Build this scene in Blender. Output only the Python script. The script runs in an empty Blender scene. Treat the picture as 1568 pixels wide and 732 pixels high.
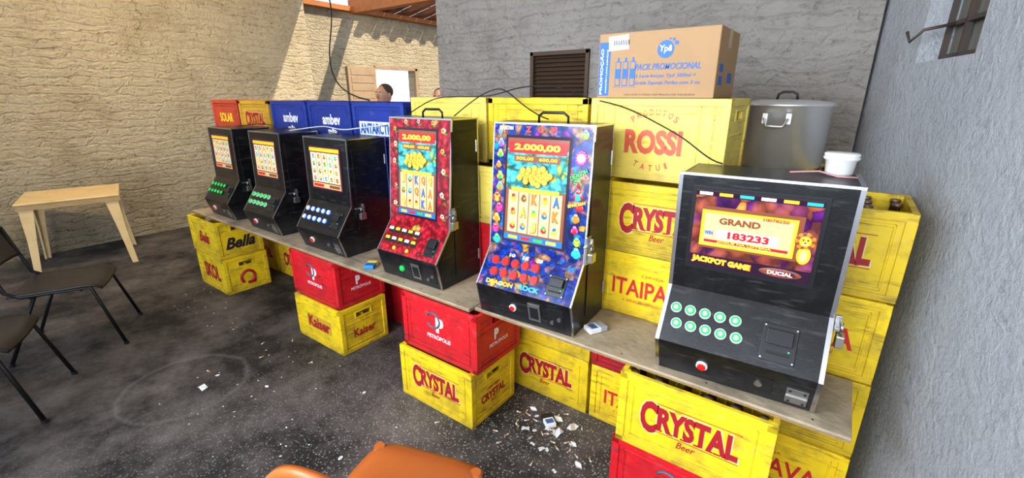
import bpy, bmesh, math, random
from mathutils import Vector, Matrix, Euler
random.seed(7)
S=bpy.context.scene
S.view_settings.view_transform='Standard'
S.view_settings.exposure=.05; S.view_settings.gamma=.92
COL=S.collection

# ------------------------------------------------------------------ materials
def nd(nt,t,**k):
    n=nt.nodes.new(t)
    for a,b in k.items(): setattr(n,a,b)
    return n
def rgba(c): return (c[0],c[1],c[2],1)
_m={}
def M(name,col=(.5,.5,.5),rough=.5,metal=0,emis=0,dirt=0,dcol=(.08,.06,.04),dscale=6,bump=0,bscale=40,spec=.5,coat=0,rand=False,var=0):
    if name in _m: return _m[name]
    m=bpy.data.materials.new(name); m.use_nodes=True; nt=m.node_tree; L=nt.links
    b=nt.nodes['Principled BSDF']
    b.inputs['Base Color'].default_value=rgba(col); b.inputs['Roughness'].default_value=rough
    b.inputs['Metallic'].default_value=metal; b.inputs['Specular IOR Level'].default_value=spec
    b.inputs['Coat Weight'].default_value=coat
    if emis:
        b.inputs['Emission Color'].default_value=rgba(col); b.inputs['Emission Strength'].default_value=emis
    tc=nd(nt,'ShaderNodeTexCoord'); vec=tc.outputs['Object']
    if rand:
        oi=nd(nt,'ShaderNodeObjectInfo'); ad=nd(nt,'ShaderNodeVectorMath',operation='ADD')
        ml=nd(nt,'ShaderNodeMath',operation='MULTIPLY'); ml.inputs[1].default_value=37
        L.new(oi.outputs['Random'],ml.inputs[0]); L.new(vec,ad.inputs[0]); L.new(ml.outputs[0],ad.inputs[1]); vec=ad.outputs[0]
    n=nd(nt,'ShaderNodeTexNoise'); n.inputs['Scale'].default_value=dscale; n.inputs['Detail'].default_value=7; n.inputs['Roughness'].default_value=.65
    L.new(vec,n.inputs['Vector'])
    r=nd(nt,'ShaderNodeMapRange'); r.inputs[1].default_value=.48; r.inputs[2].default_value=.78; r.inputs[4].default_value=dirt if dirt else .12
    L.new(n.outputs['Fac'],r.inputs[0])
    mx=nd(nt,'ShaderNodeMix',data_type='RGBA'); mx.inputs[6].default_value=rgba(col)
    mx.inputs[7].default_value=rgba(dcol if dirt else tuple(c*.6 for c in col))
    L.new(r.outputs[0],mx.inputs[0])
    outc=mx.outputs[2]
    if rand:
        st=nd(nt,'ShaderNodeVectorMath',operation='MULTIPLY'); st.inputs[1].default_value=(10,10,60); L.new(vec,st.inputs[0])
        n3=nd(nt,'ShaderNodeTexNoise'); n3.inputs['Scale'].default_value=1; n3.inputs['Detail'].default_value=4; L.new(st.outputs[0],n3.inputs['Vector'])
        r3=nd(nt,'ShaderNodeMapRange'); r3.inputs[1].default_value=.57; r3.inputs[2].default_value=.69; r3.inputs[4].default_value=.6; L.new(n3.outputs['Fac'],r3.inputs[0])
        m3=nd(nt,'ShaderNodeMix',data_type='RGBA'); L.new(r3.outputs[0],m3.inputs[0]); L.new(outc,m3.inputs[6]); m3.inputs[7].default_value=rgba(dcol); outc=m3.outputs[2]
        # pale dusty scuffs
        n4=nd(nt,'ShaderNodeTexNoise'); n4.inputs['Scale'].default_value=19; n4.inputs['Detail'].default_value=8; n4.inputs['Roughness'].default_value=.75; L.new(vec,n4.inputs['Vector'])
        r4=nd(nt,'ShaderNodeMapRange'); r4.inputs[1].default_value=.54; r4.inputs[2].default_value=.70; r4.inputs[4].default_value=.30; L.new(n4.outputs['Fac'],r4.inputs[0])
        m4=nd(nt,'ShaderNodeMix',data_type='RGBA'); L.new(r4.outputs[0],m4.inputs[0]); L.new(outc,m4.inputs[6]); m4.inputs[7].default_value=rgba(tuple(.6*c+(.16 if max(col)>.05 else .03) for c in col)); outc=m4.outputs[2]
        # grime gathering near the bottom of each piece
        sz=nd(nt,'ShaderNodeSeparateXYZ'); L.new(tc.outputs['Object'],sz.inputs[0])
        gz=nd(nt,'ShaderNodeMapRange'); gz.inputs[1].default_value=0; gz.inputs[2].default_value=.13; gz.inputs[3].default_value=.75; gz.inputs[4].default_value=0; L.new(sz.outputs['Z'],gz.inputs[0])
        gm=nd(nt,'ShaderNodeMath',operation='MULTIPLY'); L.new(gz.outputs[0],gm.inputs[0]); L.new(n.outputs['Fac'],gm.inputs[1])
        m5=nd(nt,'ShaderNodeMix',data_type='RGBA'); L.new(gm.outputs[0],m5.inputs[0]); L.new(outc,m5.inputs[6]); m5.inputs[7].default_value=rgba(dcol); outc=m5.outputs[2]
        hs=nd(nt,'ShaderNodeHueSaturation'); mr=nd(nt,'ShaderNodeMapRange'); mr.inputs[3].default_value=.82; mr.inputs[4].default_value=1.08
        L.new(oi.outputs['Random'],mr.inputs[0]); L.new(mr.outputs[0],hs.inputs['Value']); L.new(outc,hs.inputs['Color']); outc=hs.outputs[0]
    L.new(outc,b.inputs['Base Color'])
    if bump:
        n2=nd(nt,'ShaderNodeTexNoise'); n2.inputs['Scale'].default_value=bscale; n2.inputs['Detail'].default_value=6
        L.new(vec,n2.inputs['Vector'])
        bp=nd(nt,'ShaderNodeBump'); bp.inputs['Strength'].default_value=bump; bp.inputs['Distance'].default_value=.01
        L.new(n2.outputs['Fac'],bp.inputs['Height']); L.new(bp.outputs[0],b.inputs['Normal'])
    _m[name]=m; return m

def wall_mat(name,col,dark,axis='Y',brick=.3,rough_amt=1.0,dist=.03,rowh=.09,stain=.4,streak=1.0,pit_shade=.7,sx=11,sz=28):
    m=bpy.data.materials.new(name); m.use_nodes=True; nt=m.node_tree; L=nt.links; b=nt.nodes['Principled BSDF']
    b.inputs['Roughness'].default_value=.95; b.inputs['Specular IOR Level'].default_value=.1
    g=nd(nt,'ShaderNodeNewGeometry'); sp=nd(nt,'ShaderNodeSeparateXYZ'); cb=nd(nt,'ShaderNodeCombineXYZ')
    L.new(g.outputs['Position'],sp.inputs[0]); L.new(sp.outputs[axis],cb.inputs[0]); L.new(sp.outputs['Z'],cb.inputs[1])
    dn=nd(nt,'ShaderNodeTexNoise'); dn.inputs['Scale'].default_value=5; dn.inputs['Detail'].default_value=5; L.new(g.outputs['Position'],dn.inputs['Vector'])
    sc=nd(nt,'ShaderNodeVectorMath',operation='MULTIPLY_ADD'); sc.inputs[1].default_value=(.4,.11,.1)
    L.new(dn.outputs['Color'],sc.inputs[0]); L.new(cb.outputs[0],sc.inputs[2])
    br=nd(nt,'ShaderNodeTexBrick'); br.inputs['Scale'].default_value=1; br.inputs['Brick Width'].default_value=.37; br.inputs['Row Height'].default_value=rowh
    br.inputs['Mortar Size'].default_value=.016; br.inputs['Mortar Smooth'].default_value=1
    L.new(sc.outputs[0],br.inputs['Vector'])
    n1=nd(nt,'ShaderNodeTexNoise'); n1.inputs['Scale'].default_value=24; n1.inputs['Detail'].default_value=9; n1.inputs['Roughness'].default_value=.75; L.new(g.outputs['Position'],n1.inputs['Vector'])
    n2=nd(nt,'ShaderNodeTexNoise'); n2.inputs['Scale'].default_value=2.2; n2.inputs['Detail'].default_value=9; n2.inputs['Roughness'].default_value=.62; L.new(g.outputs['Position'],n2.inputs['Vector'])
    st=nd(nt,'ShaderNodeVectorMath',operation='MULTIPLY'); st.inputs[1].default_value=(sx,sz,1); L.new(sc.outputs[0],st.inputs[0])
    n3=nd(nt,'ShaderNodeTexNoise'); n3.inputs['Scale'].default_value=1; n3.inputs['Detail'].default_value=9; n3.inputs['Roughness'].default_value=.72; L.new(st.outputs[0],n3.inputs['Vector'])
    vo=nd(nt,'ShaderNodeTexVoronoi',feature='SMOOTH_F1'); vo.inputs['Scale'].default_value=34; L.new(sc.outputs[0],vo.inputs['Vector'])
    def mth(op,a,c):
        x=nd(nt,'ShaderNodeMath',operation=op)
        for i,q in enumerate((a,c)):
            if hasattr(q,'links'): L.new(q,x.inputs[i])
            else: x.inputs[i].default_value=q
        return x.outputs[0]
    h=mth('MULTIPLY',n1.outputs['Fac'],1.7*rough_amt)
    h=mth('ADD',h,mth('MULTIPLY',n2.outputs['Fac'],.8))
    h=mth('ADD',h,mth('MULTIPLY',n3.outputs['Fac'],1.5*streak))
    h=mth('ADD',h,mth('MULTIPLY',vo.outputs['Distance'],-.6*rough_amt))
    h=mth('ADD',h,mth('MULTIPLY',br.outputs['Fac'],-brick))
    bp=nd(nt,'ShaderNodeBump'); bp.inputs['Strength'].default_value=1; bp.inputs['Distance'].default_value=dist
    L.new(h,bp.inputs['Height']); L.new(bp.outputs[0],b.inputs['Normal'])
    r=nd(nt,'ShaderNodeMapRange'); r.inputs[1].default_value=.47; r.inputs[2].default_value=.72; r.inputs[4].default_value=stain; L.new(n2.outputs['Fac'],r.inputs[0])
    r2=nd(nt,'ShaderNodeMapRange'); r2.inputs[1].default_value=.46; r2.inputs[2].default_value=.32; r2.inputs[3].default_value=0; r2.inputs[4].default_value=pit_shade; L.new(n3.outputs['Fac'],r2.inputs[0])  # relief shadow painted into the colour of the streak hollows
    r4=nd(nt,'ShaderNodeMapRange'); r4.inputs[1].default_value=.45; r4.inputs[2].default_value=.32; r4.inputs[3].default_value=0; r4.inputs[4].default_value=pit_shade; L.new(n1.outputs['Fac'],r4.inputs[0])  # same painted relief shadow for the fine-noise hollows
    # darker towards the floor, mottled by the noise
    r5=nd(nt,'ShaderNodeMapRange'); r5.inputs[1].default_value=0; r5.inputs[2].default_value=1.1; r5.inputs[3].default_value=.45; r5.inputs[4].default_value=0; L.new(sp.outputs['Z'],r5.inputs[0])
    s2=mth('ADD',mth('ADD',mth('ADD',r.outputs[0],r2.outputs[0]),r4.outputs[0]),mth('MULTIPLY',r5.outputs[0],mth('ADD',n2.outputs['Fac'],.3)))
    s3=mth('MINIMUM',mth('ADD',s2,mth('MULTIPLY',br.outputs['Fac'],.3*brick)),1.0)
    mx=nd(nt,'ShaderNodeMix',data_type='RGBA'); mx.inputs[6].default_value=rgba(col); mx.inputs[7].default_value=rgba(dark)
    L.new(s3,mx.inputs[0]); L.new(mx.outputs[2],b.inputs['Base Color'])
    return m

def floor_mat():
    m=bpy.data.materials.new('floor_concrete'); m.use_nodes=True; nt=m.node_tree; L=nt.links; b=nt.nodes['Principled BSDF']
    g=nd(nt,'ShaderNodeNewGeometry')
    n=nd(nt,'ShaderNodeTexNoise'); n.inputs['Scale'].default_value=1.4; n.inputs['Detail'].default_value=12; n.inputs['Roughness'].default_value=.76
    v=nd(nt,'ShaderNodeTexVoronoi'); v.inputs['Scale'].default_value=80
    for q in (n,v): L.new(g.outputs['Position'],q.inputs['Vector'])
    cr=nd(nt,'ShaderNodeValToRGB'); cr.color_ramp.elements[0].position=.42; cr.color_ramp.elements[0].color=(.011,.009,.008,1)
    cr.color_ramp.elements[1].position=.68; cr.color_ramp.elements[1].color=(.17,.145,.13,1); L.new(n.outputs['Fac'],cr.inputs[0])
    ds=nd(nt,'ShaderNodeVectorMath',operation='DISTANCE'); ds.inputs[1].default_value=(-2.86,.67,0)
    wn=nd(nt,'ShaderNodeTexNoise'); wn.inputs['Scale'].default_value=6; wn.inputs['Detail'].default_value=5; L.new(g.outputs['Position'],wn.inputs['Vector'])
    L.new(g.outputs['Position'],ds.inputs[0]); ads=nd(nt,'ShaderNodeMath',operation='MULTIPLY_ADD'); ads.inputs[1].default_value=.06; L.new(wn.outputs['Fac'],ads.inputs[0]); L.new(ds.outputs['Value'],ads.inputs[2])
    sb=nd(nt,'ShaderNodeMath',operation='SUBTRACT'); sb.inputs[1].default_value=.35; L.new(ads.outputs[0],sb.inputs[0]); ab=nd(nt,'ShaderNodeMath',operation='ABSOLUTE'); L.new(sb.outputs[0],ab.inputs[0])
    rg=nd(nt,'ShaderNodeMapRange'); rg.inputs[1].default_value=0; rg.inputs[2].default_value=.022; rg.inputs[3].default_value=.2; rg.inputs[4].default_value=0; L.new(ab.outputs[0],rg.inputs[0])
    wm=nd(nt,'ShaderNodeMath',operation='MULTIPLY'); L.new(rg.outputs[0],wm.inputs[0]); L.new(wn.outputs['Fac'],wm.inputs[1])
    mr=nd(nt,'ShaderNodeMix',data_type='RGBA'); L.new(wm.outputs[0],mr.inputs[0]); L.new(cr.outputs[0],mr.inputs[6]); mr.inputs[7].default_value=(.5,.47,.43,1)
    r=nd(nt,'ShaderNodeMapRange'); r.inputs[1].default_value=.25; r.inputs[2].default_value=.36; r.inputs[3].default_value=1; r.inputs[4].default_value=0
    L.new(v.outputs['Distance'],r.inputs[0])
    hs=nd(nt,'ShaderNodeSeparateColor'); L.new(v.outputs['Color'],hs.inputs[0])
    mu=nd(nt,'ShaderNodeMath',operation='MULTIPLY'); L.new(r.outputs[0],mu.inputs[0]); L.new(hs.outputs[0],mu.inputs[1])
    sx=nd(nt,'ShaderNodeSeparateXYZ'); L.new(g.outputs['Position'],sx.inputs[0])
    wr=nd(nt,'ShaderNodeMapRange'); wr.inputs[1].default_value=-3.0; wr.inputs[2].default_value=-1.0; wr.inputs[3].default_value=.03; wr.inputs[4].default_value=.9; L.new(sx.outputs['X'],wr.inputs[0])
    m2=nd(nt,'ShaderNodeMath',operation='MULTIPLY'); L.new(mu.outputs[0],m2.inputs[0]); L.new(wr.outputs[0],m2.inputs[1])
    mx=nd(nt,'ShaderNodeMix',data_type='RGBA'); L.new(m2.outputs[0],mx.inputs[0]); L.new(mr.outputs[2],mx.inputs[6]); mx.inputs[7].default_value=(.5,.47,.44,1)
    L.new(mx.outputs[2],b.inputs['Base Color']); b.inputs['Roughness'].default_value=.75
    bp=nd(nt,'ShaderNodeBump'); bp.inputs['Strength'].default_value=.7; bp.inputs['Distance'].default_value=.012
    L.new(n.outputs['Fac'],bp.inputs['Height']); L.new(bp.outputs[0],b.inputs['Normal'])
    return m

def art_mat(name,cols,scale=30,emis=.25,rough=.15,cells=.5):
    m=bpy.data.materials.new(name); m.use_nodes=True; nt=m.node_tree; L=nt.links; b=nt.nodes['Principled BSDF']
    tc=nd(nt,'ShaderNodeTexCoord')
    n=nd(nt,'ShaderNodeTexNoise'); n.inputs['Scale'].default_value=scale*.45; n.inputs['Detail'].default_value=5; n.inputs['Distortion'].default_value=1.6; L.new(tc.outputs['Object'],n.inputs['Vector'])
    ad=nd(nt,'ShaderNodeVectorMath',operation='MULTIPLY_ADD'); ad.inputs[1].default_value=(.05,.05,.05); L.new(n.outputs['Color'],ad.inputs[0]); L.new(tc.outputs['Object'],ad.inputs[2])
    v=nd(nt,'ShaderNodeTexVoronoi'); v.inputs['Scale'].default_value=scale*1.6; L.new(ad.outputs[0],v.inputs['Vector'])
    s=nd(nt,'ShaderNodeSeparateColor'); L.new(v.outputs['Color'],s.inputs[0])
    def ramp(src,cc,mode,lo=0,hi=1):
        cr=nd(nt,'ShaderNodeValToRGB'); cr.color_ramp.interpolation=mode; el=cr.color_ramp.elements
        for i,c in enumerate(cc):
            e=el[0] if i==0 else (el[1] if i==1 else el.new(.5))
            e.position=lo+(hi-lo)*i/len(cc); e.color=rgba(c)
        L.new(src,cr.inputs[0]); return cr.outputs[0]
    a=ramp(n.outputs['Fac'],cols,'LINEAR',.3,.75); c=ramp(s.outputs[0],cols[::-1],'CONSTANT')
    mk=nd(nt,'ShaderNodeMath',operation='LESS_THAN'); L.new(s.outputs[1],mk.inputs[0]); mk.inputs[1].default_value=cells
    mx0=nd(nt,'ShaderNodeMix',data_type='RGBA'); L.new(mk.outputs[0],mx0.inputs[0]); L.new(a,mx0.inputs[6]); L.new(c,mx0.inputs[7])
    r=nd(nt,'ShaderNodeMapRange'); r.inputs[1].default_value=.1; r.inputs[2].default_value=.7; r.inputs[3].default_value=1.3; r.inputs[4].default_value=.35; L.new(v.outputs['Distance'],r.inputs[0])
    mx=nd(nt,'ShaderNodeVectorMath',operation='SCALE'); L.new(mx0.outputs[2],mx.inputs[0]); L.new(r.outputs[0],mx.inputs['Scale'])
    L.new(mx.outputs[0],b.inputs['Base Color']); L.new(mx.outputs[0],b.inputs['Emission Color']); b.inputs['Emission Strength'].default_value=emis
    b.inputs['Roughness'].default_value=rough
    return m

# ------------------------------------------------------------------ mesh builder
class MB:
    def __init__(s): s.bm=bmesh.new(); s.mats=[]
    def mi(s,m):
        if m not in s.mats: s.mats.append(m)
        return s.mats.index(m)
    def _add(s,vs,fs,m,T=None,smooth=False):
        bv=[s.bm.verts.new((T@Vector(v)) if T else v) for v in vs]; k=s.mi(m)
        for f in fs:
            try:
                q=s.bm.faces.new([bv[i] for i in f]); q.material_index=k; q.smooth=smooth
            except ValueError: pass
        return bv
    def box(s,x0,x1,y0,y1,z0,z1,m,T=None,bev=0):
        vs=[(x,y,z) for x in (x0,x1) for y in (y0,y1) for z in (z0,z1)]
        fs=[(0,1,3,2),(4,6,7,5),(0,4,5,1),(2,3,7,6),(0,2,6,4),(1,5,7,3)]
        bv=s._add(vs,fs,m,T)
        if bev:
            es=set(e for v in bv for e in v.link_edges)
            bmesh.ops.bevel(s.bm,geom=list(es),offset=bev,segments=2,affect='EDGES',profile=.5,material=s.mi(m))
    def prism(s,prof,x0,x1,m,T=None):
        n=len(prof); vs=[(x0,a,b) for a,b in prof]+[(x1,a,b) for a,b in prof]
        fs=[tuple(range(n))[::-1],tuple(range(n,2*n))]+[(i,(i+1)%n,n+(i+1)%n,n+i) for i in range(n)]
        s._add(vs,fs,m,T)
    def lathe(s,prof,m,T=None,seg=24,smooth=True,sx=1,sy=1):
        vs=[];fs=[]
        for i in range(seg):
            a=2*math.pi*i/seg
            for r,z in prof: vs.append((r*math.cos(a)*sx,r*math.sin(a)*sy,z))
        n=len(prof)
        for i in range(seg):
            j=(i+1)%seg
            for k in range(n-1): fs.append((i*n+k,j*n+k,j*n+k+1,i*n+k+1))
        s._add(vs,fs,m,T,smooth)
    def cyl(s,r,z0,z1,m,T=None,seg=20):
        s.lathe([(0.0001,z0),(r,z0),(r,z1),(0.0001,z1)],m,T,seg,False)
    def tube(s,pts,r,m,seg=8,T=None):
        pts=[Vector(p) for p in pts]; rings=[];k=s.mi(m)
        for i,p in enumerate(pts):
            d=(pts[min(i+1,len(pts)-1)]-pts[max(i-1,0)]).normalized()
            a=d.cross(Vector((0,0,1)));
            if a.length<.05: a=d.cross(Vector((0,1,0)))
            a.normalize(); b=d.cross(a)
            ring=[]
            for j in range(seg):
                t=2*math.pi*j/seg; q=p+a*math.cos(t)*r+b*math.sin(t)*r
                ring.append(s.bm.verts.new(T@q if T else q))
            rings.append(ring)
        for i in range(len(rings)-1):
            for j in range(seg):
                f=s.bm.faces.new((rings[i][j],rings[i][(j+1)%seg],rings[i+1][(j+1)%seg],rings[i+1][j])); f.smooth=True; f.material_index=k
        for rg in (rings[0],rings[-1]):
            f=s.bm.faces.new(rg); f.material_index=k
    def ell(s,c,rx,ry,rz,m,seg=20,T=None):
        n=12; prof=[(max(.0005,math.sin(math.pi*i/n)),-math.cos(math.pi*i/n)) for i in range(n+1)]
        TT=Matrix.Translation(c)@Matrix.Diagonal((rx,ry,rz,1))
        s.lathe(prof,m,(T@TT) if T else TT,seg)
    def mesh(s,name):
        bmesh.ops.recalc_face_normals(s.bm,faces=s.bm.faces)
        me=bpy.data.meshes.new(name); s.bm.to_mesh(me); s.bm.free()
        for m in s.mats: me.materials.append(m)
        return me
    def obj(s,name,loc=(0,0,0),rz=0,parent=None):
        return O(name,s.mesh(name),loc,rz,parent)
def O(name,me,loc=(0,0,0),rz=0,parent=None):
    o=bpy.data.objects.new(name,me); COL.objects.link(o); o.location=loc; o.rotation_euler=(0,0,rz)
    if parent: o.parent=parent
    return o

_tc={}
def curve_for(s,mat,bold,shear):
    key=(s,mat.name,bold,shear)
    if key in _tc: return _tc[key]
    c=bpy.data.curves.new('lettering','FONT'); c.body=s; c.align_x='CENTER'; c.align_y='CENTER'; c.size=1; c.offset=bold; c.shear=shear; c.resolution_u=3
    c.fill_mode='FRONT'; c.materials.append(mat)
    t=bpy.data.objects.new('tmp',c); COL.objects.link(t); bpy.context.view_layer.update()
    xs=[v[0] for v in t.bound_box]; ys=[v[1] for v in t.bound_box]
    r=(c,max(xs)-min(xs),max(ys)-min(ys),(max(xs)+min(xs))/2,(max(ys)+min(ys))/2)
    bpy.data.objects.remove(t); _tc[key]=r; return r
def text(par,T,s,u,v,w,h,mat,bold=.02,shear=0,rot=0,dz=.0012,name='lettering'):
    c,dx,dy,cx_,cy_=curve_for(s,mat,bold,shear)
    o=bpy.data.objects.new(name,c); COL.objects.link(o); o.parent=par
    o.matrix_local=T@Matrix.Translation((u,v,dz))@Matrix.Rotation(rot,4,'Z')@Matrix.Diagonal((w/max(dx,.01),h/max(dy,.01),1,1))@Matrix.Translation((-cx_,-cy_,0))
    return o
def frontT(y,x=0,z=0):
    return Matrix.Translation((x,y,z))@Matrix(((1,0,0,0),(0,0,-1,0),(0,1,0,0),(0,0,0,1)))
def rightT(x,y=0,z=0):
    return Matrix.Translation((x,y,z))@Matrix(((0,0,1,0),(1,0,0,0),(0,1,0,0),(0,0,0,1)))

# ------------------------------------------------------------------ colours
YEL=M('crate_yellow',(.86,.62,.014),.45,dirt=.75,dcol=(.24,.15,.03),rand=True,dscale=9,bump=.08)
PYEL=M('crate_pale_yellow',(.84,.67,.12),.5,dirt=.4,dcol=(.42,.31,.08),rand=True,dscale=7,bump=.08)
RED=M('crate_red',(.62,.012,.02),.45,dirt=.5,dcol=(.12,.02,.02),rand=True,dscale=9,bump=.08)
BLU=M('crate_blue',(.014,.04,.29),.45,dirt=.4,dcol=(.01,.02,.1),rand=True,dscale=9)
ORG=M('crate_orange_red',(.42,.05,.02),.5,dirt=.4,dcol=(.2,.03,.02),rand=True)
GYEL=M('crate_golden',(.60,.36,.03),.5,dirt=.4,dcol=(.3,.15,.02),rand=True)
DK=M('dark_interior',(.02,.018,.015),.8)
GLASS=M('amber_glass',(.05,.018,.006),.12,spec=.8)
CAP=M('bottle_cap',(.25,.18,.12),.35,metal=.6)
T_RED=M('print_dark_red',(.38,.012,.02),.5); T_RED2=M('print_red',(.62,.03,.03),.5); T_CRM=M('print_cream',(.80,.66,.28),.5)
T_WHT=M('print_white',(.85,.85,.85),.5); T_BLK=M('print_black',(.02,.015,.02),.5); T_BLU=M('print_blue',(.01,.12,.45),.5)
T_GRY=M('print_grey',(.12,.12,.15),.5); T_YEL=M('print_yellow',(.9,.68,.03),.5,emis=.1)

# ------------------------------------------------------------------ crates
def crate_mesh(mat,L=.525,W=.36,H=.313,bread=False):
    b=MB(); l=L/2; w=W/2; t=.012; i=.007; bv=.0025
    zt=H-.03
    def bx(*a): b.box(*a,mat,None,bv)
    for s in (-1,1):
        y0,y1=sorted((s*(w-i),s*(w-i-t)))
        bx(-l+.02,l-.02,y0,y1,.01,H-.01)
        y0,y1=sorted((s*w,s*(w-.02)))
        bx(-l,l,y0,y1,zt,H); bx(-l,l,y0,y1,0,.024)
        yo,yi=s*(w-.003),s*(w-.012); y0,y1=sorted((yo,yi))
        if not bread:
            bx(-l+.05,l-.05,y0,y1,zt-.022,zt-.012); bx(-l+.05,l-.05,y0,y1,.035,.045)
            bx(-l+.05,-l+.058,y0,y1,.035,zt-.012); bx(l-.058,l-.05,y0,y1,.035,zt-.012)
        else:
            bx(-l,l,y0,y1,zt-.03,zt-.022)
            for q in (-.8,-.62,.62,.8): bx(q*l-.004,q*l+.004,y0,y1,.02,zt)
        x0,x1=sorted((s*(l-i),s*(l-i-t)))
        hz0,hz1=H-.085,H-.052
        bx(x0,x1,-w+.02,w-.02,.01,hz0); bx(x0,x1,-w+.02,w-.02,hz1,H-.01)
        bx(x0,x1,-w+.02,-.055,hz0,hz1); bx(x0,x1,.055,w-.02,hz0,hz1)
        x0,x1=sorted((s*l,s*(l-.02)))
        bx(x0,x1,-w,w,zt,H); bx(x0,x1,-w,w,0,.024)
        x0,x1=sorted((s*(l-.002),s*(l-.012)))
        bx(x0,x1,-.065,.065,hz1,hz1+.008); bx(x0,x1,-.065,.065,hz0-.008,hz0)
        bx(x0,x1,-.065,-.056,hz0,hz1); bx(x0,x1,.056,.065,hz0,hz1)
        x0,x1=sorted((s*(l-.003),s*(l-.012)))
        bx(x0,x1,-w+.04,w-.04,.04,.048); bx(x0,x1,-w+.04,w-.04,.195,.203)
        for s2 in (-1,1):
            x0,x1=sorted((s*l,s*(l-.032))); y0,y1=sorted((s2*w,s2*(w-.032))); bx(x0,x1,y0,y1,.0,H-.002)
    b.box(-l+.01,l-.01,-w+.01,w-.01,.008,.02,mat)
    nx,ny=(6,4) if not bread else (1,1)
    for k in range(1,nx): b.box(-l+k*L/nx-.002,-l+k*L/nx+.002,-w+.015,w-.015,.02,H-.07,mat)
    for k in range(1,ny): b.box(-l+.015,l-.015,-w+k*W/ny-.002,-w+k*W/ny+.002,.02,H-.07,mat)
    return b.mesh('crate')
def bottles_mesh(L=.525,W=.36):
    b=MB()
    for i in range(6):
        for j in range(4):
            if random.random()<.08: continue
            T=Matrix.Translation((-L/2+(i+.5)*L/6,-W/2+(j+.5)*W/4,.022))
            b.lathe([(.001,0),(.034,0),(.034,.15),(.03,.175),(.016,.21),(.013,.262),(.016,.266),(.016,.274)],GLASS,T,10)
            b.lathe([(.015,.268),(.017,.27),(.016,.279),(.001,.281)],CAP,T,10)
    return b.mesh('bottles')
CM={m.name:crate_mesh(m) for m in (YEL,PYEL,RED,BLU,ORG,GYEL)}
BREAD={m.name:crate_mesh(m,.59,.40,.345,True) for m in (YEL,PYEL)}
BOT=bottles_mesh()
CH=.315
def logo(o,kind,F,w=.33):
    if kind=='crystal':
        text(o,F,'C',-w*.43,.158,w*.19+.01,w*.42+.01,T_CRM,.05,dz=.001); text(o,F,'C',-w*.43,.158,w*.19,w*.42,T_RED,.045,dz=.002)
        text(o,F,'RYSTAL',w*.09,.165,w*.84+.01,w*.31+.01,T_CRM,.05,dz=.001); text(o,F,'RYSTAL',w*.09,.165,w*.84,w*.31,T_RED,.05,dz=.002)
        text(o,F,'Beer',0,.085,w*.2,w*.085,T_RED,.01,.3)
        b=MB()
        b.box(-w*.35,w*.52,.225,.2275,0,.001,T_RED,F); b.box(-w*.35,w*.52,.104,.1065,0,.001,T_RED,F)
        for u in (-.30,-.18,-.03,.11,.235,.31,.395): b.box(w*u-w*.035,w*u+w*.035,.113,.119,.002,.0024,T_RED,F)
        b.obj('label_rule',parent=o)
    elif kind=='itaipava':
        text(o,F,'ITAIPAVA',0,.15,w*1.12,w*.25,T_RED2,.02); text(o,F,'CERVEJA',0,.215,w*.3,w*.05,T_RED2,.0)
        text(o,F,'o sabor do coração do Brasil',0,.085,w*.8,w*.06,T_RED2,.0,.3)
    elif kind=='petro':
        b=MB()
        pts=[(.045*math.cos(a)-.035,.205+.042*math.sin(a)) for a in [math.radians(q) for q in range(-150,170,20)]]
        b.tube([(p[0],p[1],.001) for p in pts],.007,T_GRY,4,F)
        b.obj('emblem_ring',parent=o)
        text(o,F,'P',0.01,.185,.055,.085,T_WHT,.06); text(o,F,'PETRÓPOLIS',.0,.115,w*.5,w*.085,T_WHT,.02)
    elif kind=='kaiser':
        b=MB(); b.box(-.14,.14,.10,.20,0,.0008,GYEL,F); b.obj('label_plate',parent=o)
        text(o,F,'Kaiser',0,.15,.25,.085,T_RED,.03,dz=.003)
    elif kind=='bella': text(o,F,'Bella',0.02,.155,.30,.12,T_BLK,.04,.35)
    elif kind=='bela': text(o,F,'Bela',0.0,.155,.2,.1,T_RED,.04,.35)
    elif kind=='skol':
        text(o,F,'SKOL',.0,.16,.3,.14,T_RED,.05)
    elif kind=='arrow':
        b=MB(); pts=[(.055*math.cos(a),.165+.055*math.sin(a),.001) for a in [math.radians(q) for q in range(-60,230,15)]]
        b.tube(pts,.012,T_RED,4,F); b.box(-.01,.06,.1,.125,0,.002,T_RED,F); b.obj('round_arrow',parent=o)
    elif kind=='ambev':
        text(o,F,'ambev',0.02,.19,.22,.075,T_WHT,.03); text(o,F,'ab',0.02,.11,.11,.04,T_WHT,.05)
    elif kind=='antarctica':
        b=MB(); b.box(-.2,.2,.1,.19,0,.0008,T_WHT,F); b.obj('label_plate',parent=o)
        text(o,F,'ANTARCTICA',0,.145,.38,.07,T_BLU,.04,dz=.003)
    elif kind=='solar': text(o,F,'SOLAR',0,.16,.26,.08,T_YEL,.02)
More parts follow.
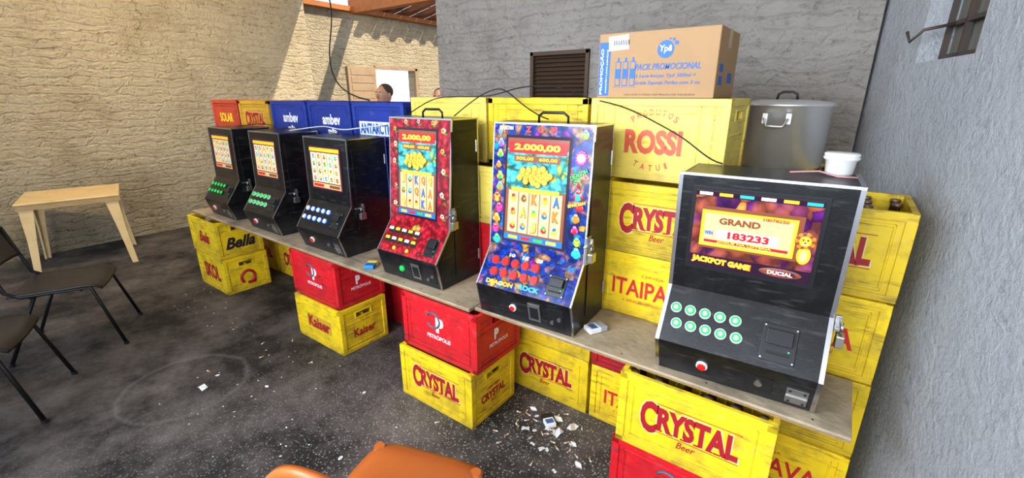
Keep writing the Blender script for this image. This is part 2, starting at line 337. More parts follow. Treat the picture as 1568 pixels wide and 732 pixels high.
def crate(x0,y0,lvl,mat,kind=None,side=None,bott=False,rz=0,z=None):
    o=O('beer_crate',CM[mat.name],(x0+.2625,y0+.18,lvl*CH if z is None else z),rz)
    if kind: logo(o,kind,frontT(-.173))
    if side:
        F=rightT(.2555)
        if side=='crystal':
            text(o,F,'CRYSTAL',0,.12,.2,.05,T_RED,.05); text(o,F,'CERVEJA',0,.163,.11,.02,T_RED,.03); text(o,F,'Beer',0,.08,.05,.02,T_RED,.01,.3)
        elif side=='petro':
            text(o,F,'P',-.02,.16,.035,.06,T_WHT,.06); text(o,F,'PETRÓPOLIS',.0,.11,.15,.025,T_WHT,.02)
        elif side=='kaiser': text(o,F,'Kaiser',0,.12,.17,.06,T_RED,.03)
        elif side=='bella': text(o,F,'Bella',0,.12,.24,.1,T_BLK,.04,.35)
        elif side=='arrow': logo(o,'arrow',F@Matrix.Translation((0,-.05,0)))
    if bott: O('bottles',BOT,parent=o)
    return o
j=lambda a=.006: random.uniform(-a,a)
YB=1.83
cols=[-.29,-.84,-1.38,-1.925,-2.50,-3.05,-3.60,-4.15,-4.70]
plan=[[(YEL,'itaipava'),(YEL,'crystal'),(YEL,'itaipava'),(YEL,'crystal')],
 [(YEL,'itaipava'),(RED,'petro'),(YEL,'itaipava'),(YEL,'crystal')],
 [(YEL,'crystal'),(YEL,None),(YEL,'itaipava'),(YEL,'crystal')],
 [(RED,'petro'),(RED,None),(RED,'petro'),(PYEL,None)],
 [(RED,None),(RED,'petro'),(RED,None),(BLU,None)],
 [(RED,None),(RED,None),(BLU,None),(RED,None)],
 [(RED,None),(YEL,'crystal'),(BLU,None),(BLU,None)],
 [(YEL,'crystal'),(RED,None),(BLU,None),(YEL,None)],
 [(YEL,'crystal'),(RED,None),(YEL,None),(ORG,None)]]
for ci,(x,pl) in enumerate(zip(cols,plan)):
    yb=YB if ci<4 else 1.91
    for lv,(m,k) in enumerate(pl):
        crate(x+j(.004),yb+abs(j(.006))+(lv*.012 if ci==0 else 0),lv,m,k,bott=(ci==0 and lv==3))
for k,(m_,q) in enumerate(((BLU,'antarctica'),(BLU,'ambev'),(BLU,'ambev'),(GYEL,'crystal'),(ORG,'solar'))):
    crate(-2.755-.555*k+j(),1.915,4,m_,q)
for yy in (2.27,2.65):
    for lv in range(4): crate(-.565,yy,lv,YEL if lv%2 else RED,bott=(lv==3))
def bread(x0,y0,mat,z):
    return O('plastic_delivery_crate',BREAD[mat.name],(x0+.295,y0+.2,z))
ZT=4*CH
ro=bread(-.965,1.93,PYEL,ZT); bread(-1.57,1.93,YEL,ZT); bread(-2.175,1.93,PYEL,ZT)
T_PNK=M('print_faded_red',(.68,.12,.06),.5)
F=frontT(-.193)
text(ro,F,'ROSSI',0,.165,.25,.105,T_PNK,.05)
for s_,rad,cy0,a0,a1 in (('PRODUTOS',.16,.13,125,55),('TATUÍ',.16,.215,-115,-65)):
    for k,chh in enumerate(s_):
        a=math.radians(a0+(a1-a0)*k/(len(s_)-1)); 
        rr=a-math.pi/2 if a>0 else a+math.pi/2
        text(ro,F,chh,rad*math.cos(a),cy0+rad*math.sin(a),.018 if chh!='I' else .006,.026,T_PNK,.02,rot=rr)

crate(-4.50,1.375,0,YEL,'skol','arrow'); crate(-4.51,1.37,1,YEL,'bela','bella')
crate(-2.90,1.40,0,YEL,'kaiser','kaiser'); crate(-2.92,1.42,1,RED,'petro','petro')
crate(-1.785,1.385,0,YEL,'crystal','crystal'); crate(-1.765,1.41,1,RED,'petro','petro')
crate(-.545,1.43,0,RED,'petro'); crate(-.53,1.42,1,YEL,'crystal',None,bott=True)

# ------------------------------------------------------------------ plank bench
WOOD=M('weathered_plywood',(.42,.34,.23),.7,dirt=.95,dcol=(.11,.085,.06),dscale=4,bump=.5,bscale=25)
WED=M('plywood_edge',(.3,.19,.09),.8,dirt=.6,dcol=(.1,.06,.03),dscale=30,bump=.5)
def plank(x0,x1,y0,y1,z,rz=0):
    b=MB(); b.box(x0,x1,y0,y1,z,z+.007,WED,None); b.box(x0,x1,y0,y1,z+.007,z+.018,WOOD,None,.002)
    for k in range(5):
        xx=x0+.1+(x1-x0-.2)*k/4; b.cyl(.004,z+.017,z+.0184,DK,Matrix.Translation((xx,y0+.03,0)),8)
    return b.obj('bench_plank')
plank(-4.55,-2.03,1.43,1.89,.6315); plank(-2.025,-1.30,1.43,1.815,.6315)
plank(-1.295,.175,1.465,1.815,.6315)
ZP=.652

# ------------------------------------------------------------------ slot machines
BLK=M('cabinet_black',(.006,.006,.007),.3,dirt=.3,dcol=(.05,.05,.05),dscale=12,bump=.05,bscale=200,rand=True,spec=.45)
BLK2=M('black_plastic',(.014,.014,.016),.3)
ALU=M('aluminium_trim',(.62,.62,.64),.25,metal=1)
STEEL=M('steel',(.42,.42,.42),.35,metal=.9,dirt=.3)
BRS=M('padlock_metal',(.5,.48,.4),.3,metal=.9)
GRN=M('button_green',(.02,.55,.10),.3,emis=.3); WHB=M('button_white',(.7,.78,.76),.3,emis=.1); RDB=M('button_red',(.75,.015,.015),.25,emis=.2)
BLB=M('button_blue',(.03,.2,.7),.3,emis=.2); YLB=M('button_yellow',(.85,.65,.03),.3,emis=.15); MGB=M('magenta',(.7,.05,.35),.3,emis=.25)
S_BEI=M('screen_beige',(.62,.44,.22),.2,emis=.3); S_CRM=M('screen_cream',(.70,.60,.40),.2,emis=.3); S_BRN=M('screen_brown',(.22,.07,.03),.2,emis=.3); S_RED=M('screen_red',(.6,.02,.02),.2,emis=.4)
S_GLD=M('screen_gold',(.85,.45,.03),.2,emis=.45); S_WHT=M('screen_white',(.85,.83,.75),.2,emis=.5); S_BLU=M('screen_blue',(.02,.15,.42),.2,emis=.35)
S_SKY=M('screen_cyan',(.03,.38,.45),.2,emis=.35); S_YEL=M('screen_yellow',(1,.75,.05),.2,emis=.6); S_GRN=M('screen_green',(.05,.35,.08),.2,emis=.35); S_DK=M('screen_dark',(.03,.01,.03),.1); S_ORA=M('screen_orange',(.75,.2,.02),.2,emis=.35)
S_PUR=art_mat('screen_casino',[(.06,.01,.08),(.16,.03,.08),(.32,.08,.03),(.6,.25,.05),(.3,.06,.04),(.10,.01,.14)],14,.35,.15,.3)
S_TRE=art_mat('screen_treasure',[(.0,.12,.25),(.02,.35,.45),(.1,.55,.6),(.5,.4,.03),(.02,.2,.1)],22,.4,.15,.15)
ART5=art_mat('art_blue',[(.0,.01,.08),(.0,.02,.22),(.0,.06,.40),(.0,.02,.25),(.0,.2,.55),(.0,.02,.2),(.25,.02,.3),(.6,.3,.03)],24,.16,.15,.25)
ART4=art_mat('art_crimson',[(.25,.0,.01),(.42,.01,.03),(.52,.02,.04),(.38,.01,.02),(.55,.05,.06),(.5,.28,.06),(.4,.01,.02)],22,.12,.15,.2)

def panelT(p0,p1):
    d=Vector((0,p1[0]-p0[0],p1[1]-p0[1])); ln=d.length; d.normalize(); n=Vector((0,-d.z,d.y))
    return Matrix(((1,0,0,0),(0,d.y,n.y,p0[0]),(0,d.z,n.z,p0[1]),(0,0,0,1))),ln
def disc(b,T,u,v,r,h,m,seg=20,z0=0): b.cyl(r,z0,z0+h,m,T@Matrix.Translation((u,v,0)),seg)
SYM=[S_GLD,S_RED,S_BLU,S_GRN,S_ORA,S_SKY,S_BRN]
def slot_screen(o,T,u0,u1,v0,v1,tall=False,letters='KAQJ'):
    b=MB(); w=u1-u0; h=v1-v0; z=.003
    def r(a,c,d,e,m,zz=.0): b.box(u0+a*w,u0+c*w,v0+d*h,v0+e*h,z+zz,z+zz+.001,m,T)
    b.box(u0-.012,u1+.012,v0-.012,v1+.012,0,.0025,S_DK,T)
    if tall:
        r(0,1,0,1,S_BRN); r(0,1,.52,.9,S_TRE,.001)
        r(.02,.98,.86,.97,S_RED,.002); r(.12,.88,.78,.84,S_BRN,.002); r(.05,.95,.08,.50,S_BEI,.001); r(.1,.9,.49,.53,S_GLD,.003); r(0,1,0,.06,S_BLU,.002)
        for q in range(4): r(.08+.22*q,.24+.22*q,.015,.045,(S_GLD,S_RED,S_GRN,S_YEL)[q],.003)
        for i in range(1,5): r(.05+.18*i-.006,.05+.18*i+.006,.08,.5,S_BRN,.002)
        for k in range(26):
            a=k*2.4; u=u0+w*(.5+.27*math.cos(a)*math.sqrt(k/26)); v=v0+h*(.655+.085*math.sin(a)*math.sqrt(k/26)); q=.015
            disc(b,T,u,v,q,.0012,S_BRN,14,.005+.0004*k); disc(b,T,u,v,q*.88,.0014,S_GLD,14,.005+.0004*k); disc(b,T,u,v,q*.5,.0016,S_YEL,12,.005+.0004*k)
        nx,ny,a0,a1,b0,b1=5,3,.05,.95,.08,.5
    else:
        r(0,1,0,1,S_BRN); r(0,1,.9,.98,S_GLD,.001); r(0.03,.97,.16,.87,S_CRM,.001); r(0.03,.97,.02,.13,S_BEI,.001); r(.06,.4,.04,.11,S_RED,.002); r(.6,.94,.04,.11,S_BRN,.002)
        for i in range(1,5): r(.03+.188*i-.004,.03+.188*i+.004,.16,.87,S_BRN,.002)
        for i in range(1,4): r(.03,.97,.16+.1775*i-.004,.16+.1775*i+.004,S_BEI,.002)
        nx,ny,a0,a1,b0,b1=5,4,.03,.97,.16,.87
    cw=(a1-a0)/nx*w; chh=(b1-b0)/ny*h
    for i in range(nx):
        for k in range(ny):
            cu=u0+a0*w+(i+.5)*cw; cv=v0+b0*h+(k+.5)*chh
            q=random.random(); rr=min(cw,chh)
            if q<.5 or not tall:
                disc(b,T,cu,cv-chh*.06,rr*.27,.001,random.choice(SYM),7,.005); disc(b,T,cu,cv+chh*.12,rr*.17,.0012,random.choice(SYM),9,.006); disc(b,T,cu+cw*.1,cv,rr*.08,.0012,S_YEL,6,.0075)
            else:
                cc=random.choice(letters); text(o,T,cc,cu+.001,cv-.001,cw*.6,chh*.76,S_BRN,.07,dz=.0062); text(o,T,cc,cu,cv,cw*.52,chh*.68,random.choice([S_GLD,S_ORA,S_BLU,S_YEL]),.04,dz=.0068)
    b.obj('game_screen',parent=o)
    if tall: text(o,T,'2.000,00',(u0+u1)/2,v0+.915*h,w*.75,h*.07,S_YEL,.05,dz=.009); text(o,T,'500,00   600,00',(u0+u1)/2,v0+.81*h,w*.68,h*.035,S_YEL,.02,dz=.009)
def padlock(b,x,y,z):
    b.box(x,x+.012,y-.05,y+.02,z+.02,z+.03,STEEL,None,.001); b.box(x,x+.018,y+.0,y+.012,z-.0,z+.05,STEEL,None,.001)
    b.box(x+.01,x+.032,y-.03,y+.012,z-.045,z-.005,BRS,None,.003)
    b.tube([(x+.02,y-.02,z-.006),(x+.02,y-.02,z+.02),(x+.02,y-.009,z+.032),(x+.02,y+.003,z+.02),(x+.02,y+.003,z-.006)],.0035,ALU,6)
def acceptor(b,T,u,v,w=.1,h=.1):
    b.box(u-w/2,u+w/2,v-h/2,v+h/2,0,.006,BLK2,T,.002); b.box(u-w*.38,u+w*.38,v-h*.05,v+h*.36,.006,.02,BLK2,T,.003)
    b.box(u-w*.32,u+w*.32,v-h*.3,v-h*.24,.006,.012,DK,T); b.box(u-w*.3,u+w*.3,v-h*.12,v-h*.09,.006,.014,BLK2,T)
    disc(b,T,u+w*.3,v-h*.17,.003,.003,GRN,8,.006)
    for su in(-1,1):
        for sv in(-1,1): disc(b,T,u+su*w*.44,v+sv*h*.44,.003,.002,STEEL,8,.006)
def cabinet(x,y,rz,kind,wd=.49,dep=.30):
    if kind=='tall': P=[(0,0),(-.035,.15),(.075,.30),(.125,.855)]
    elif kind=='hero': P=[(0,0),(-.055,.14),(.06,.31),(.035,.722)]
    else: P=[(0,0),(-.045,.14),(.075,.31),(.085,.715)]
    top=P[-1]; prof=P+[(dep,top[1]),(dep,0)]
    o=bpy.data.objects.new('slot_machine',None); COL.objects.link(o); o.location=(x,y,ZP); o.rotation_euler=(0,0,rz)
    b=MB(); b.prism(prof,-wd/2,wd/2,BLK)
    Ts=[panelT(P[i],P[i+1]) for i in range(3)]
    tw=.012 if kind=='hero' else .005
    for T,ln in Ts:
        for s in (-1,1):
            u0,u1=sorted((s*(wd/2+.001),s*(wd/2-tw))); b.box(u0,u1,-.001 if T is not Ts[0][0] else .002,ln+.001,-.006,.002,ALU,T)
    for s in(-1,1):
        u0,u1=sorted((s*(wd/2+.001),s*(wd/2-tw))); b.box(u0,u1,top[0],dep,top[1]-.006,top[1]+.002,ALU)
        b.box(u0,u1,dep-.008,dep+.001,0,top[1],ALU)
    b.box(-wd/2,wd/2,top[0]-.003,top[0]+.006,top[1]-.006,top[1]+.002,ALU)
    b.box(wd/2,wd/2+.004,.11,dep-.02,.05,top[1]-.06,BLK,None,.001)
    for z in (.12,top[1]-.14): b.cyl(.006,z-.03,z+.03,STEEL,Matrix.Translation((wd/2+.004,dep-.02,0)),8)
    hy=(top[0]+dep)/2
    if kind=='tall': b.tube([(-.07,hy,top[1]),(-.07,hy,top[1]+.025),(-.05,hy,top[1]+.04),(.05,hy,top[1]+.04),(.07,hy,top[1]+.025),(.07,hy,top[1])],.006,BLK2,8)
    return o,b,Ts,top,wd
def small_machine(x,y,rz,btn,btn2,hero=False,wd=.49,dep=.29):
    o,b,(K,Bt,Sc),top,wd=cabinet(x,y,rz,'hero' if hero else 'small',wd,dep)
    Tk,lk=K;Tb,lb=Bt;Ts,ls=Sc
    for i in range(5):
        for k in range(2):
            u=-.205+i*.048+k*.012 if hero else -wd*.41+i*wd*.125; v=.125-k*.055 if hero else .14-k*.06
            r=.0185 if hero else .017
            disc(b,Tb,u,v,r,.006,WHB if hero else btn2,20); disc(b,Tb,u,v,r*.82,.012,btn,20)
            if hero: disc(b,Tb,u,v,r*.42,.0135,WHB,14)
    if hero: acceptor(b,Tb,.12,.085,.1,.12)
    else: acceptor(b,Tb,wd*.33,.1,.07,.1)
    disc(b,Tk,-.09,.075,.019,.008,WHB); disc(b,Tk,-.09,.075,.014,.014,RDB)
    disc(b,Tk,.085,.07,.012,.008,STEEL); b.box(.045,.125,.03,.1,0,.003,BLK2,Tk,.001)
    b.box(wd/2-.085,wd/2-.025,.02,.09,0,.004,STEEL,Tk,.001); b.box(wd/2-.085,wd/2-.025,.053,.057,.004,.009,STEEL,Tk)
    for a in (wd/2-.075,wd/2-.035):
        for c in(.03,.08): disc(b,Tk,a,c,.004,.003,BLK2,8,.004)
    padlock(b,wd/2+.003,.14 if not hero else .06,.27)
    b.obj('cabinet',parent=o)
    if not hero: slot_screen(o,Ts,-wd*.36,wd*.33,.085,.345)
    else:
        q=MB(); u0,u1,v0,v1=-.19,.165,.095,.36
        q.box(u0-.014,u1+.014,v0-.014,v1+.014,0,.003,BLK2,Ts,.001); q.box(u0,u1,v0,v1,.003,.0045,S_PUR,Ts)
        q.box(u0,u1,v1-.016,v1,.0045,.005,S_DK,Ts)
        for k in range(6): q.box(u0+.01+k*.06,u0+.05+k*.06,v1-.013,v1-.003,.005,.0055,(S_WHT,S_GLD,S_SKY)[k%3],Ts)
        q.box(-.165,.125,.165,.31,.0048,.0056,S_BRN,Ts,.0003); q.box(u0+.025,u1-.055,v0+.078,v1-.062,.0056,.0065,S_GLD,Ts,.0004); q.box(u0+.031,u1-.061,v0+.084,v1-.068,.0065,.007,S_YEL,Ts); q.box(u0+.036,u1-.066,v0+.089,v1-.073,.007,.0073,S_BEI,Ts)
        q.box(-.115,.065,.203,.235,.0073,.0078,S_WHT,Ts); q.box(-.15,.095,.187,.196,.0073,.0078,S_RED,Ts)
        for a in range(14):
            q.ell((.135+.02*math.cos(a*.449),.236+.02*math.sin(a*.449),.0085),.009,.009,.001,S_ORA if a%2 else S_BRN,8,Ts)
        q.ell((.135,.236,.0098),.016,.017,.0015,S_GLD,16,Ts); q.ell((.135,.229,.0114),.008,.006,.001,S_BEI,12,Ts); q.ell((.135,.232,.0124),.003,.0025,.0006,S_DK,8,Ts)
        for s_ in (-1,1): q.ell((.135+s_*.006,.241,.0113),.0025,.003,.0006,S_DK,8,Ts)
        q.ell((.137,.19,.0085),.019,.03,.0012,S_GLD,16,Ts); q.ell((.137,.188,.0096),.01,.02,.001,S_BEI,12,Ts)
        q.box(u0,u1,v0,v0+.042,.0046,.0052,S_DK,Ts)
        q.ell((.085,.118,.006),.06,.015,.0012,S_BRN,20,Ts); q.ell((.085,.118,.0068),.054,.011,.0012,S_PUR,20,Ts)
        q.obj('game_screen',parent=o)
        text(o,Ts,'GRAND',-.05,.265,.12,.022,S_BRN,.04,dz=.0085); text(o,Ts,'183233',-.02,.219,.12,.025,S_RED,.05,dz=.0085)
        text(o,Ts,'WIN:',-.137,.22,.028,.014,S_BLU,.04,dz=.0085); text(o,Ts,'10078250',.05,.288,.07,.010,S_RED,.03,dz=.0085)
        text(o,Ts,'JACKPOT GAME',-.09,.118,.185,.028,S_ORA,.09,dz=.0082,rot=-.03); text(o,Ts,'JACKPOT GAME',-.09,.118,.178,.024,S_YEL,.05,dz=.0085,rot=-.03); text(o,Ts,'DUCIAL',.085,.118,.07,.013,S_WHT,.03,dz=.0088)
        text(o,Ts,'JOGUE NA LOTERIA',-.03,.1915,.16,.008,S_YEL,.02,dz=.0085)
    return o
def tall_machine(x,y,rz,art,kind,wd=.49):
    o,b,(K,Bt,Sc),top,wd=cabinet(x,y,rz,'tall',wd,.32)
    Tk,lk=K;Tb,lb=Bt;Ts,ls=Sc; e=wd/2-.006
    b.box(-e,e,0,ls-.004,0,.0018,art,Ts); b.box(-e,e,.002,lb,0,.0018,art,Tb)
    def critter(u,v,c1,c2,s=1):
        b.ell((u,v,.003),.02*s,.024*s,.002,c1,14,Ts); b.ell((u,v+.018*s,.0045),.013*s,.012*s,.0015,c2,12,Ts)
        for q in (-1,1): b.ell((u+q*.005*s,v+.02*s,.006),.0028*s,.0035*s,.0008,S_WHT,8,Ts); b.ell((u+q*.017*s,v-.004*s,.004),.007*s,.012*s,.0015,c2,8,Ts)
    if kind=='blue':
        for i in range(5):
            for vv in (.125,.072):
                disc(b,Tb,-.175+i*.052+(.01 if vv<.1 else 0),vv,.0205,.006,S_BRN); disc(b,Tb,-.175+i*.052+(.01 if vv<.1 else 0),vv,.0175,.013,RDB)
        acceptor(b,Tb,.15,.07,.085,.09)
        for a in range(12): b.ell((.188+.02*math.cos(a*.524),.43+.024*math.sin(a*.524),.004),.008,.006,.0015,MGB,8,Ts)
        disc(b,Ts,.188,.43,.018,.006,WHB)
        rr=random.Random(5); cc=[S_GLD,S_RED,S_GRN,MGB,S_ORA,S_SKY]
        for k in range(11):
            for u in (-.2,.192):
                if u>0 and 6<k<10: continue
                critter(u+rr.uniform(-.008,.008),.04+k*.048,rr.choice(cc),rr.choice(cc),rr.uniform(.6,.95))
        for k in range(5): b.ell((.175,.365-k*.009,.0035),.016,.003,.001,S_GRN,8,Ts)
    else:
        for i in range(5):
            for k in range(2):
                u=-.175+i*.05; v=.13-k*.055
                b.box(u-.021,u+.021,v-.018,v+.018,0,.006,BLK2,Tb,.002); b.box(u-.015,u+.015,v-.002,v+.014,.006,.012,YLB if (i+k)%2 else S_WHT,Tb,.002)
        for i in range(4): disc(b,Tb,-.15+i*.05,.03,.010,.009,YLB if i%2 else RDB)
        acceptor(b,Tb,.155,.08,.08,.1)
        PET=M('petal',(.55,.4,.10),.4); LEAF=M('leaf_green',(.08,.22,.05),.4); rr=random.Random(3)
        for (u,v) in ((-.195,.5),(-.19,.42),(-.2,.33),(-.19,.2),(-.195,.1),(.19,.5),(.185,.4),(.195,.3),(.185,.18),(.19,.07),(-.1,.535),(.0,.54),(.11,.535)):
            u*=wd/.49; sc_=rr.uniform(.6,1); a0=rr.uniform(0,3)
            b.ell((u+.016*sc_,v-.016,.003),.013,.005,.001,LEAF,8,Ts)
            for a in range(5): b.ell((u+.010*sc_*math.cos(a0+a*1.257),v+.010*sc_*math.sin(a0+a*1.257),.003),.007*sc_,.007*sc_,.0015,PET if rr.random()<.7 else S_WHT,8,Ts)
            disc(b,Ts,u,v,.005,.006,S_RED,8)
    disc(b,Tk,-.05,.07,.017,.008,GRN if kind!='blue' else WHB); disc(b,Tk,-.05,.07,.012,.013,GRN if kind!='blue' else RDB)
    b.box(.03,.09,.03,.12,0,.005,STEEL,Tk,.001); b.box(.04,.08,.045,.105,.005,.007,BLK2,Tk)
    b.box(.125,.2,.03,.12,0,.003,BLK2,Tk,.001); disc(b,Tk,.145,.05,.009,.008,STEEL); disc(b,Tk,.18,.075,.009,.008,STEEL)
    b.box(wd/2+.002,wd/2+.012,.07,.11,.3,.42,STEEL,None,.002); padlock(b,wd/2+.008,.09,.36)
    b.obj('cabinet',parent=o)
    slot_screen(o,Ts,-.16*wd/.48,.135*wd/.48,.05,.495,True)
    if kind=='blue':
        for s_,u in (('Z',-.06),('O',0),('F',.06)): text(o,Ts,s_,u,.532,.03,.026,T_RED2,.06,dz=.004)
        text(o,Ts,'SPARTAN',-.17,.535,.07,.016,S_WHT,.04,dz=.006); text(o,Tb,'ROCK',.03,.03,.1,.022,S_SKY,.05,dz=.004)
        text(o,Tb,'DRAGON',-.12,.025,.14,.02,S_GLD,.05,dz=.004); text(o,Ts,'DRAGON',.185,.365,.08,.018,S_GRN,.06,dz=.008,rot=.5); text(o,Ts,'SPARTAN',.185,.245,.08,.014,S_GLD,.06,dz=.008,rot=.3)
        for k,nn in enumerate(('10','15','20')): text(o,Tb,nn,-.1+k*.07,.16,.03,.016,S_WHT,.05,dz=.004)
    return o
small_machine(-.175,1.515,.06,GRN,WHB,True,.50)
tall_machine(-1.01,1.475,.06,ART5,'blue',.475)
tall_machine(-1.775,1.50,.02,ART4,'red',.45)
small_machine(-2.60,1.50,.02,WHB,BLB,False,.45,.375)
small_machine(-3.36,1.50,.01,GRN,WHB,False,.43,.375)
small_machine(-4.07,1.50,.0,GRN,BLK2,False,.43,.375)

# ------------------------------------------------------------------ things on / around bench
CARD=M('cardboard',(.42,.26,.13),.8,dirt=.3,dcol=(.27,.16,.08),bump=.05); TAPE=M('packing_tape',(.5,.35,.2),.3)
cb=MB(); bw,bd,bh=.50,.34,.265
cb.box(-bw/2,bw/2,-bd/2,bd/2,0,bh,CARD,None,.004); cb.box(-bw/2,bw/2,-.025,.025,bh,bh+.001,TAPE); cb.box(bw/2,bw/2+.001,-.025,.025,bh-.07,bh,TAPE)
cb.box(-bw/2-.001,bw/2+.001,-.001,.001,bh-.0005,bh+.0015,T_BLK)
FT=frontT(-bd/2)
cb.box(-bw/2+.004,-bw/2+.055,.01,bh-.035,0,.001,T_BLU,FT)
for k in range(3):
    u=-.155+k*.033; cb.box(u-.012,u+.012,.05,.15,.001,.0015,T_BLU,FT); cb.box(u-.009,u+.009,.054,.146,.0015,.002,CARD,FT); cb.box(u-.012,u+.012,.08,.12,.002,.0025,T_BLU,FT); cb.box(u-.004,u+.004,.15,.165,.001,.0015,T_BLU,FT)
cb.box(-.175,-.07,.045,.046,0,.001,T_BLU,FT)
disc(cb,FT,.045,.19,.034,.001,T_BLU,28); disc(cb,FT,.087,.212,.008,.001,T_BLU); disc(cb,FT,.075,.225,.006,.001,T_BLU); disc(cb,FT,.06,.228,.004,.001,T_BLU)
cb.box(-.19,-.1,bh-.06,bh-.002,.001,.002,T_WHT,FT@Matrix.Rotation(.06,4,'Z'))
for k in range(9): cb.box(-.18+k*.008,-.176+k*.008,bh-.05,bh-.03,.002,.0025,T_BLK,FT)
RT=rightT(bw/2); cb.box(-.13,-.07,.05,.085,0,.001,T_BLU,RT); cb.box(-.13,-.07,.1,.13,0,.001,T_BLU,RT); cb.box(.02,.1,.06,.1,0,.001,T_BLU,RT)
box=cb.obj('cardboard_box',(-.70,2.12,ZT+.346))
text(box,FT,'Ypê',.045,.19,.05,.032,T_WHT,.02,.1,dz=.002)
text(box,FT,'PACK PROMOCIONAL',.055,.125,.27,.025,T_BLU,.02,.2,dz=.0015)
text(box,FT,'6 Lava-louças Ypê 500ml +',.05,.088,.25,.018,T_BLU,.01,.2,dz=.0015); text(box,FT,'Grátis Esponja Perfex com 3 un.',.06,.06,.27,.018,T_BLU,.01,.2,dz=.0015)
text(box,FT,'USO ATÉ O FINAL DO PRAZO DE VALIDADE',.03,.015,.3,.008,T_BLK,.0,dz=.0015)
text(box,FT,'PROMOÇÃO',-.232,.11,.19,.018,T_WHT,.03,rot=math.pi/2,dz=.0015); text(box,FT,'CONTÉM LAVA-LOUÇAS',-.208,.11,.18,.009,T_WHT,.02,rot=math.pi/2,dz=.0015)

ALP=M('pot_aluminium',(.82,.82,.82),.34,metal=.75,dirt=.25,dcol=(.5,.49,.48),bump=.03)
pb=MB(); pb.lathe([(.001,0),(.185,0),(.198,.02),(.2,.3),(.207,.305),(.207,.31),(.196,.31)],ALP,None,48)
pb.lathe([(.212,.305),(.216,.311),(.212,.318),(.2,.322),(.12,.334),(.001,.338)],ALP,None,48)
pb.tube([(-.045,0,.334),(-.04,0,.362),(-.02,0,.372),(.02,0,.372),(.04,0,.362),(.045,0,.334)],.006,BLK2)
for a in (-1.62,1.52):
    T=Matrix.Rotation(a,4,'Z'); pb.tube([(.2,-.05,.25),(.222,-.05,.25),(.235,-.035,.215),(.235,.035,.215),(.222,.05,.25),(.2,.05,.25)],.006,ALP,8,T)
    pb.box(.198,.204,-.062,-.038,.225,.275,ALP,T,.002); pb.box(.198,.204,.038,.062,.225,.275,ALP,T,.002)
pb.obj('cooking_pot',(-.275,2.72,ZT+.001))
WPL=M('white_plastic',(.72,.72,.70),.35); tb=MB()
tb.lathe([(.001,0),(.033,0),(.037,.008),(.041,.047),(.048,.052),(.049,.058),(.047,.06),(.044,.054),(.001,.05)],WPL,None,32)
tb.lathe([(.046,.06),(.048,.067),(.044,.071),(.001,.071)],WPL,None,32)
tb.obj('plastic_tub',(.0,1.76,ZP+.7235))
cp=MB(); cp.tube([(-.13,1.72,1.379),(-.05,1.74,1.386),(.0,1.69,1.381),(.05,1.70,1.381)],.003,M('pink_cable',(.5,.25,.25),.5)); cp.obj('loose_wire')

def pack(name,loc,rz,m1,m2,tilt=0):
    b=MB(); b.box(-.027,.027,-.043,.043,0.0005,.022,m1,None,.002); b.box(-.0275,.0275,.01,.0435,.0004,.0225,m2,None,.001); b.box(-.02,.02,-.03,0,.0222,.0228,M('pack_print',(.05,.15,.4),.4))
    o=b.obj(name,loc,rz); return o
pack('cigarette_pack',(-.725,1.60,ZP),-.5,T_WHT,M('pack_grey',(.4,.42,.45),.4)); pack('cigarette_pack',(-2.13,1.50,ZP),.6,M('pack_blue',(.02,.25,.65),.4),T_YEL)
pack('cigarette_pack',(-.98,1.66,0),.9,T_WHT,T_BLK)
lb=MB(); PAP=M('paper_scrap',(.75,.75,.73),.8); BUT=M('cigarette_filter',(.55,.33,.15),.8)
def scrap(x,y,s):
    a=random.uniform(0,6.3); T=Matrix.Translation((x,y,.001))@Matrix.Rotation(a,4,'Z')
    vs=[(-s,-s*.6,0),(0,-s*.6,s*.35),(s,-s*.5,.0),(-s*.9,s*.6,s*.2),(0.1*s,s*.7,0.0),(s,s*.6,s*.3)]
    lb._add(vs,[(0,1,4,3),(1,2,5,4)],PAP,T)
def butt(x,y):
    a=random.uniform(0,6.3); T=Matrix.Translation((x,y,.0045))@Matrix.Rotation(a,4,'Z')@Matrix.Rotation(math.pi/2,4,'Y')
    lb.cyl(.0035,0,.015,BUT,T,8); lb.cyl(.0034,.015,.026,PAP,T,8)
for x,y,s in ((-.66,1.36,.04),(-.70,1.31,.03),(-.9,1.62,.03),(-.86,1.70,.03),(-2.75,.72,.03),(-.95,1.71,.025),(-1.1,1.70,.02),(-.72,1.5,.02),(-1.05,1.55,.02),(-.8,1.6,.018)): scrap(x,y,s)
for k in range(60):
    x,y=(random.gauss(-.95,.18),random.gauss(1.55,.12)) if k<44 else (random.uniform(-3.0,-.8),random.uniform(.8,1.35))
    if y<1.76 and not(-1.82<x<-1.2 and y>1.34) and not(-.62<x and y>1.38): butt(x,y) if k%3 else scrap(x,y,.012)
for k in range(110): scrap(random.uniform(-4.4,-3.0) if k<35 else random.uniform(-2.9,-.7),random.uniform(1.0,1.33) if k<35 else random.uniform(.5,1.33),random.uniform(.002,.006))
lb.obj('floor_litter')

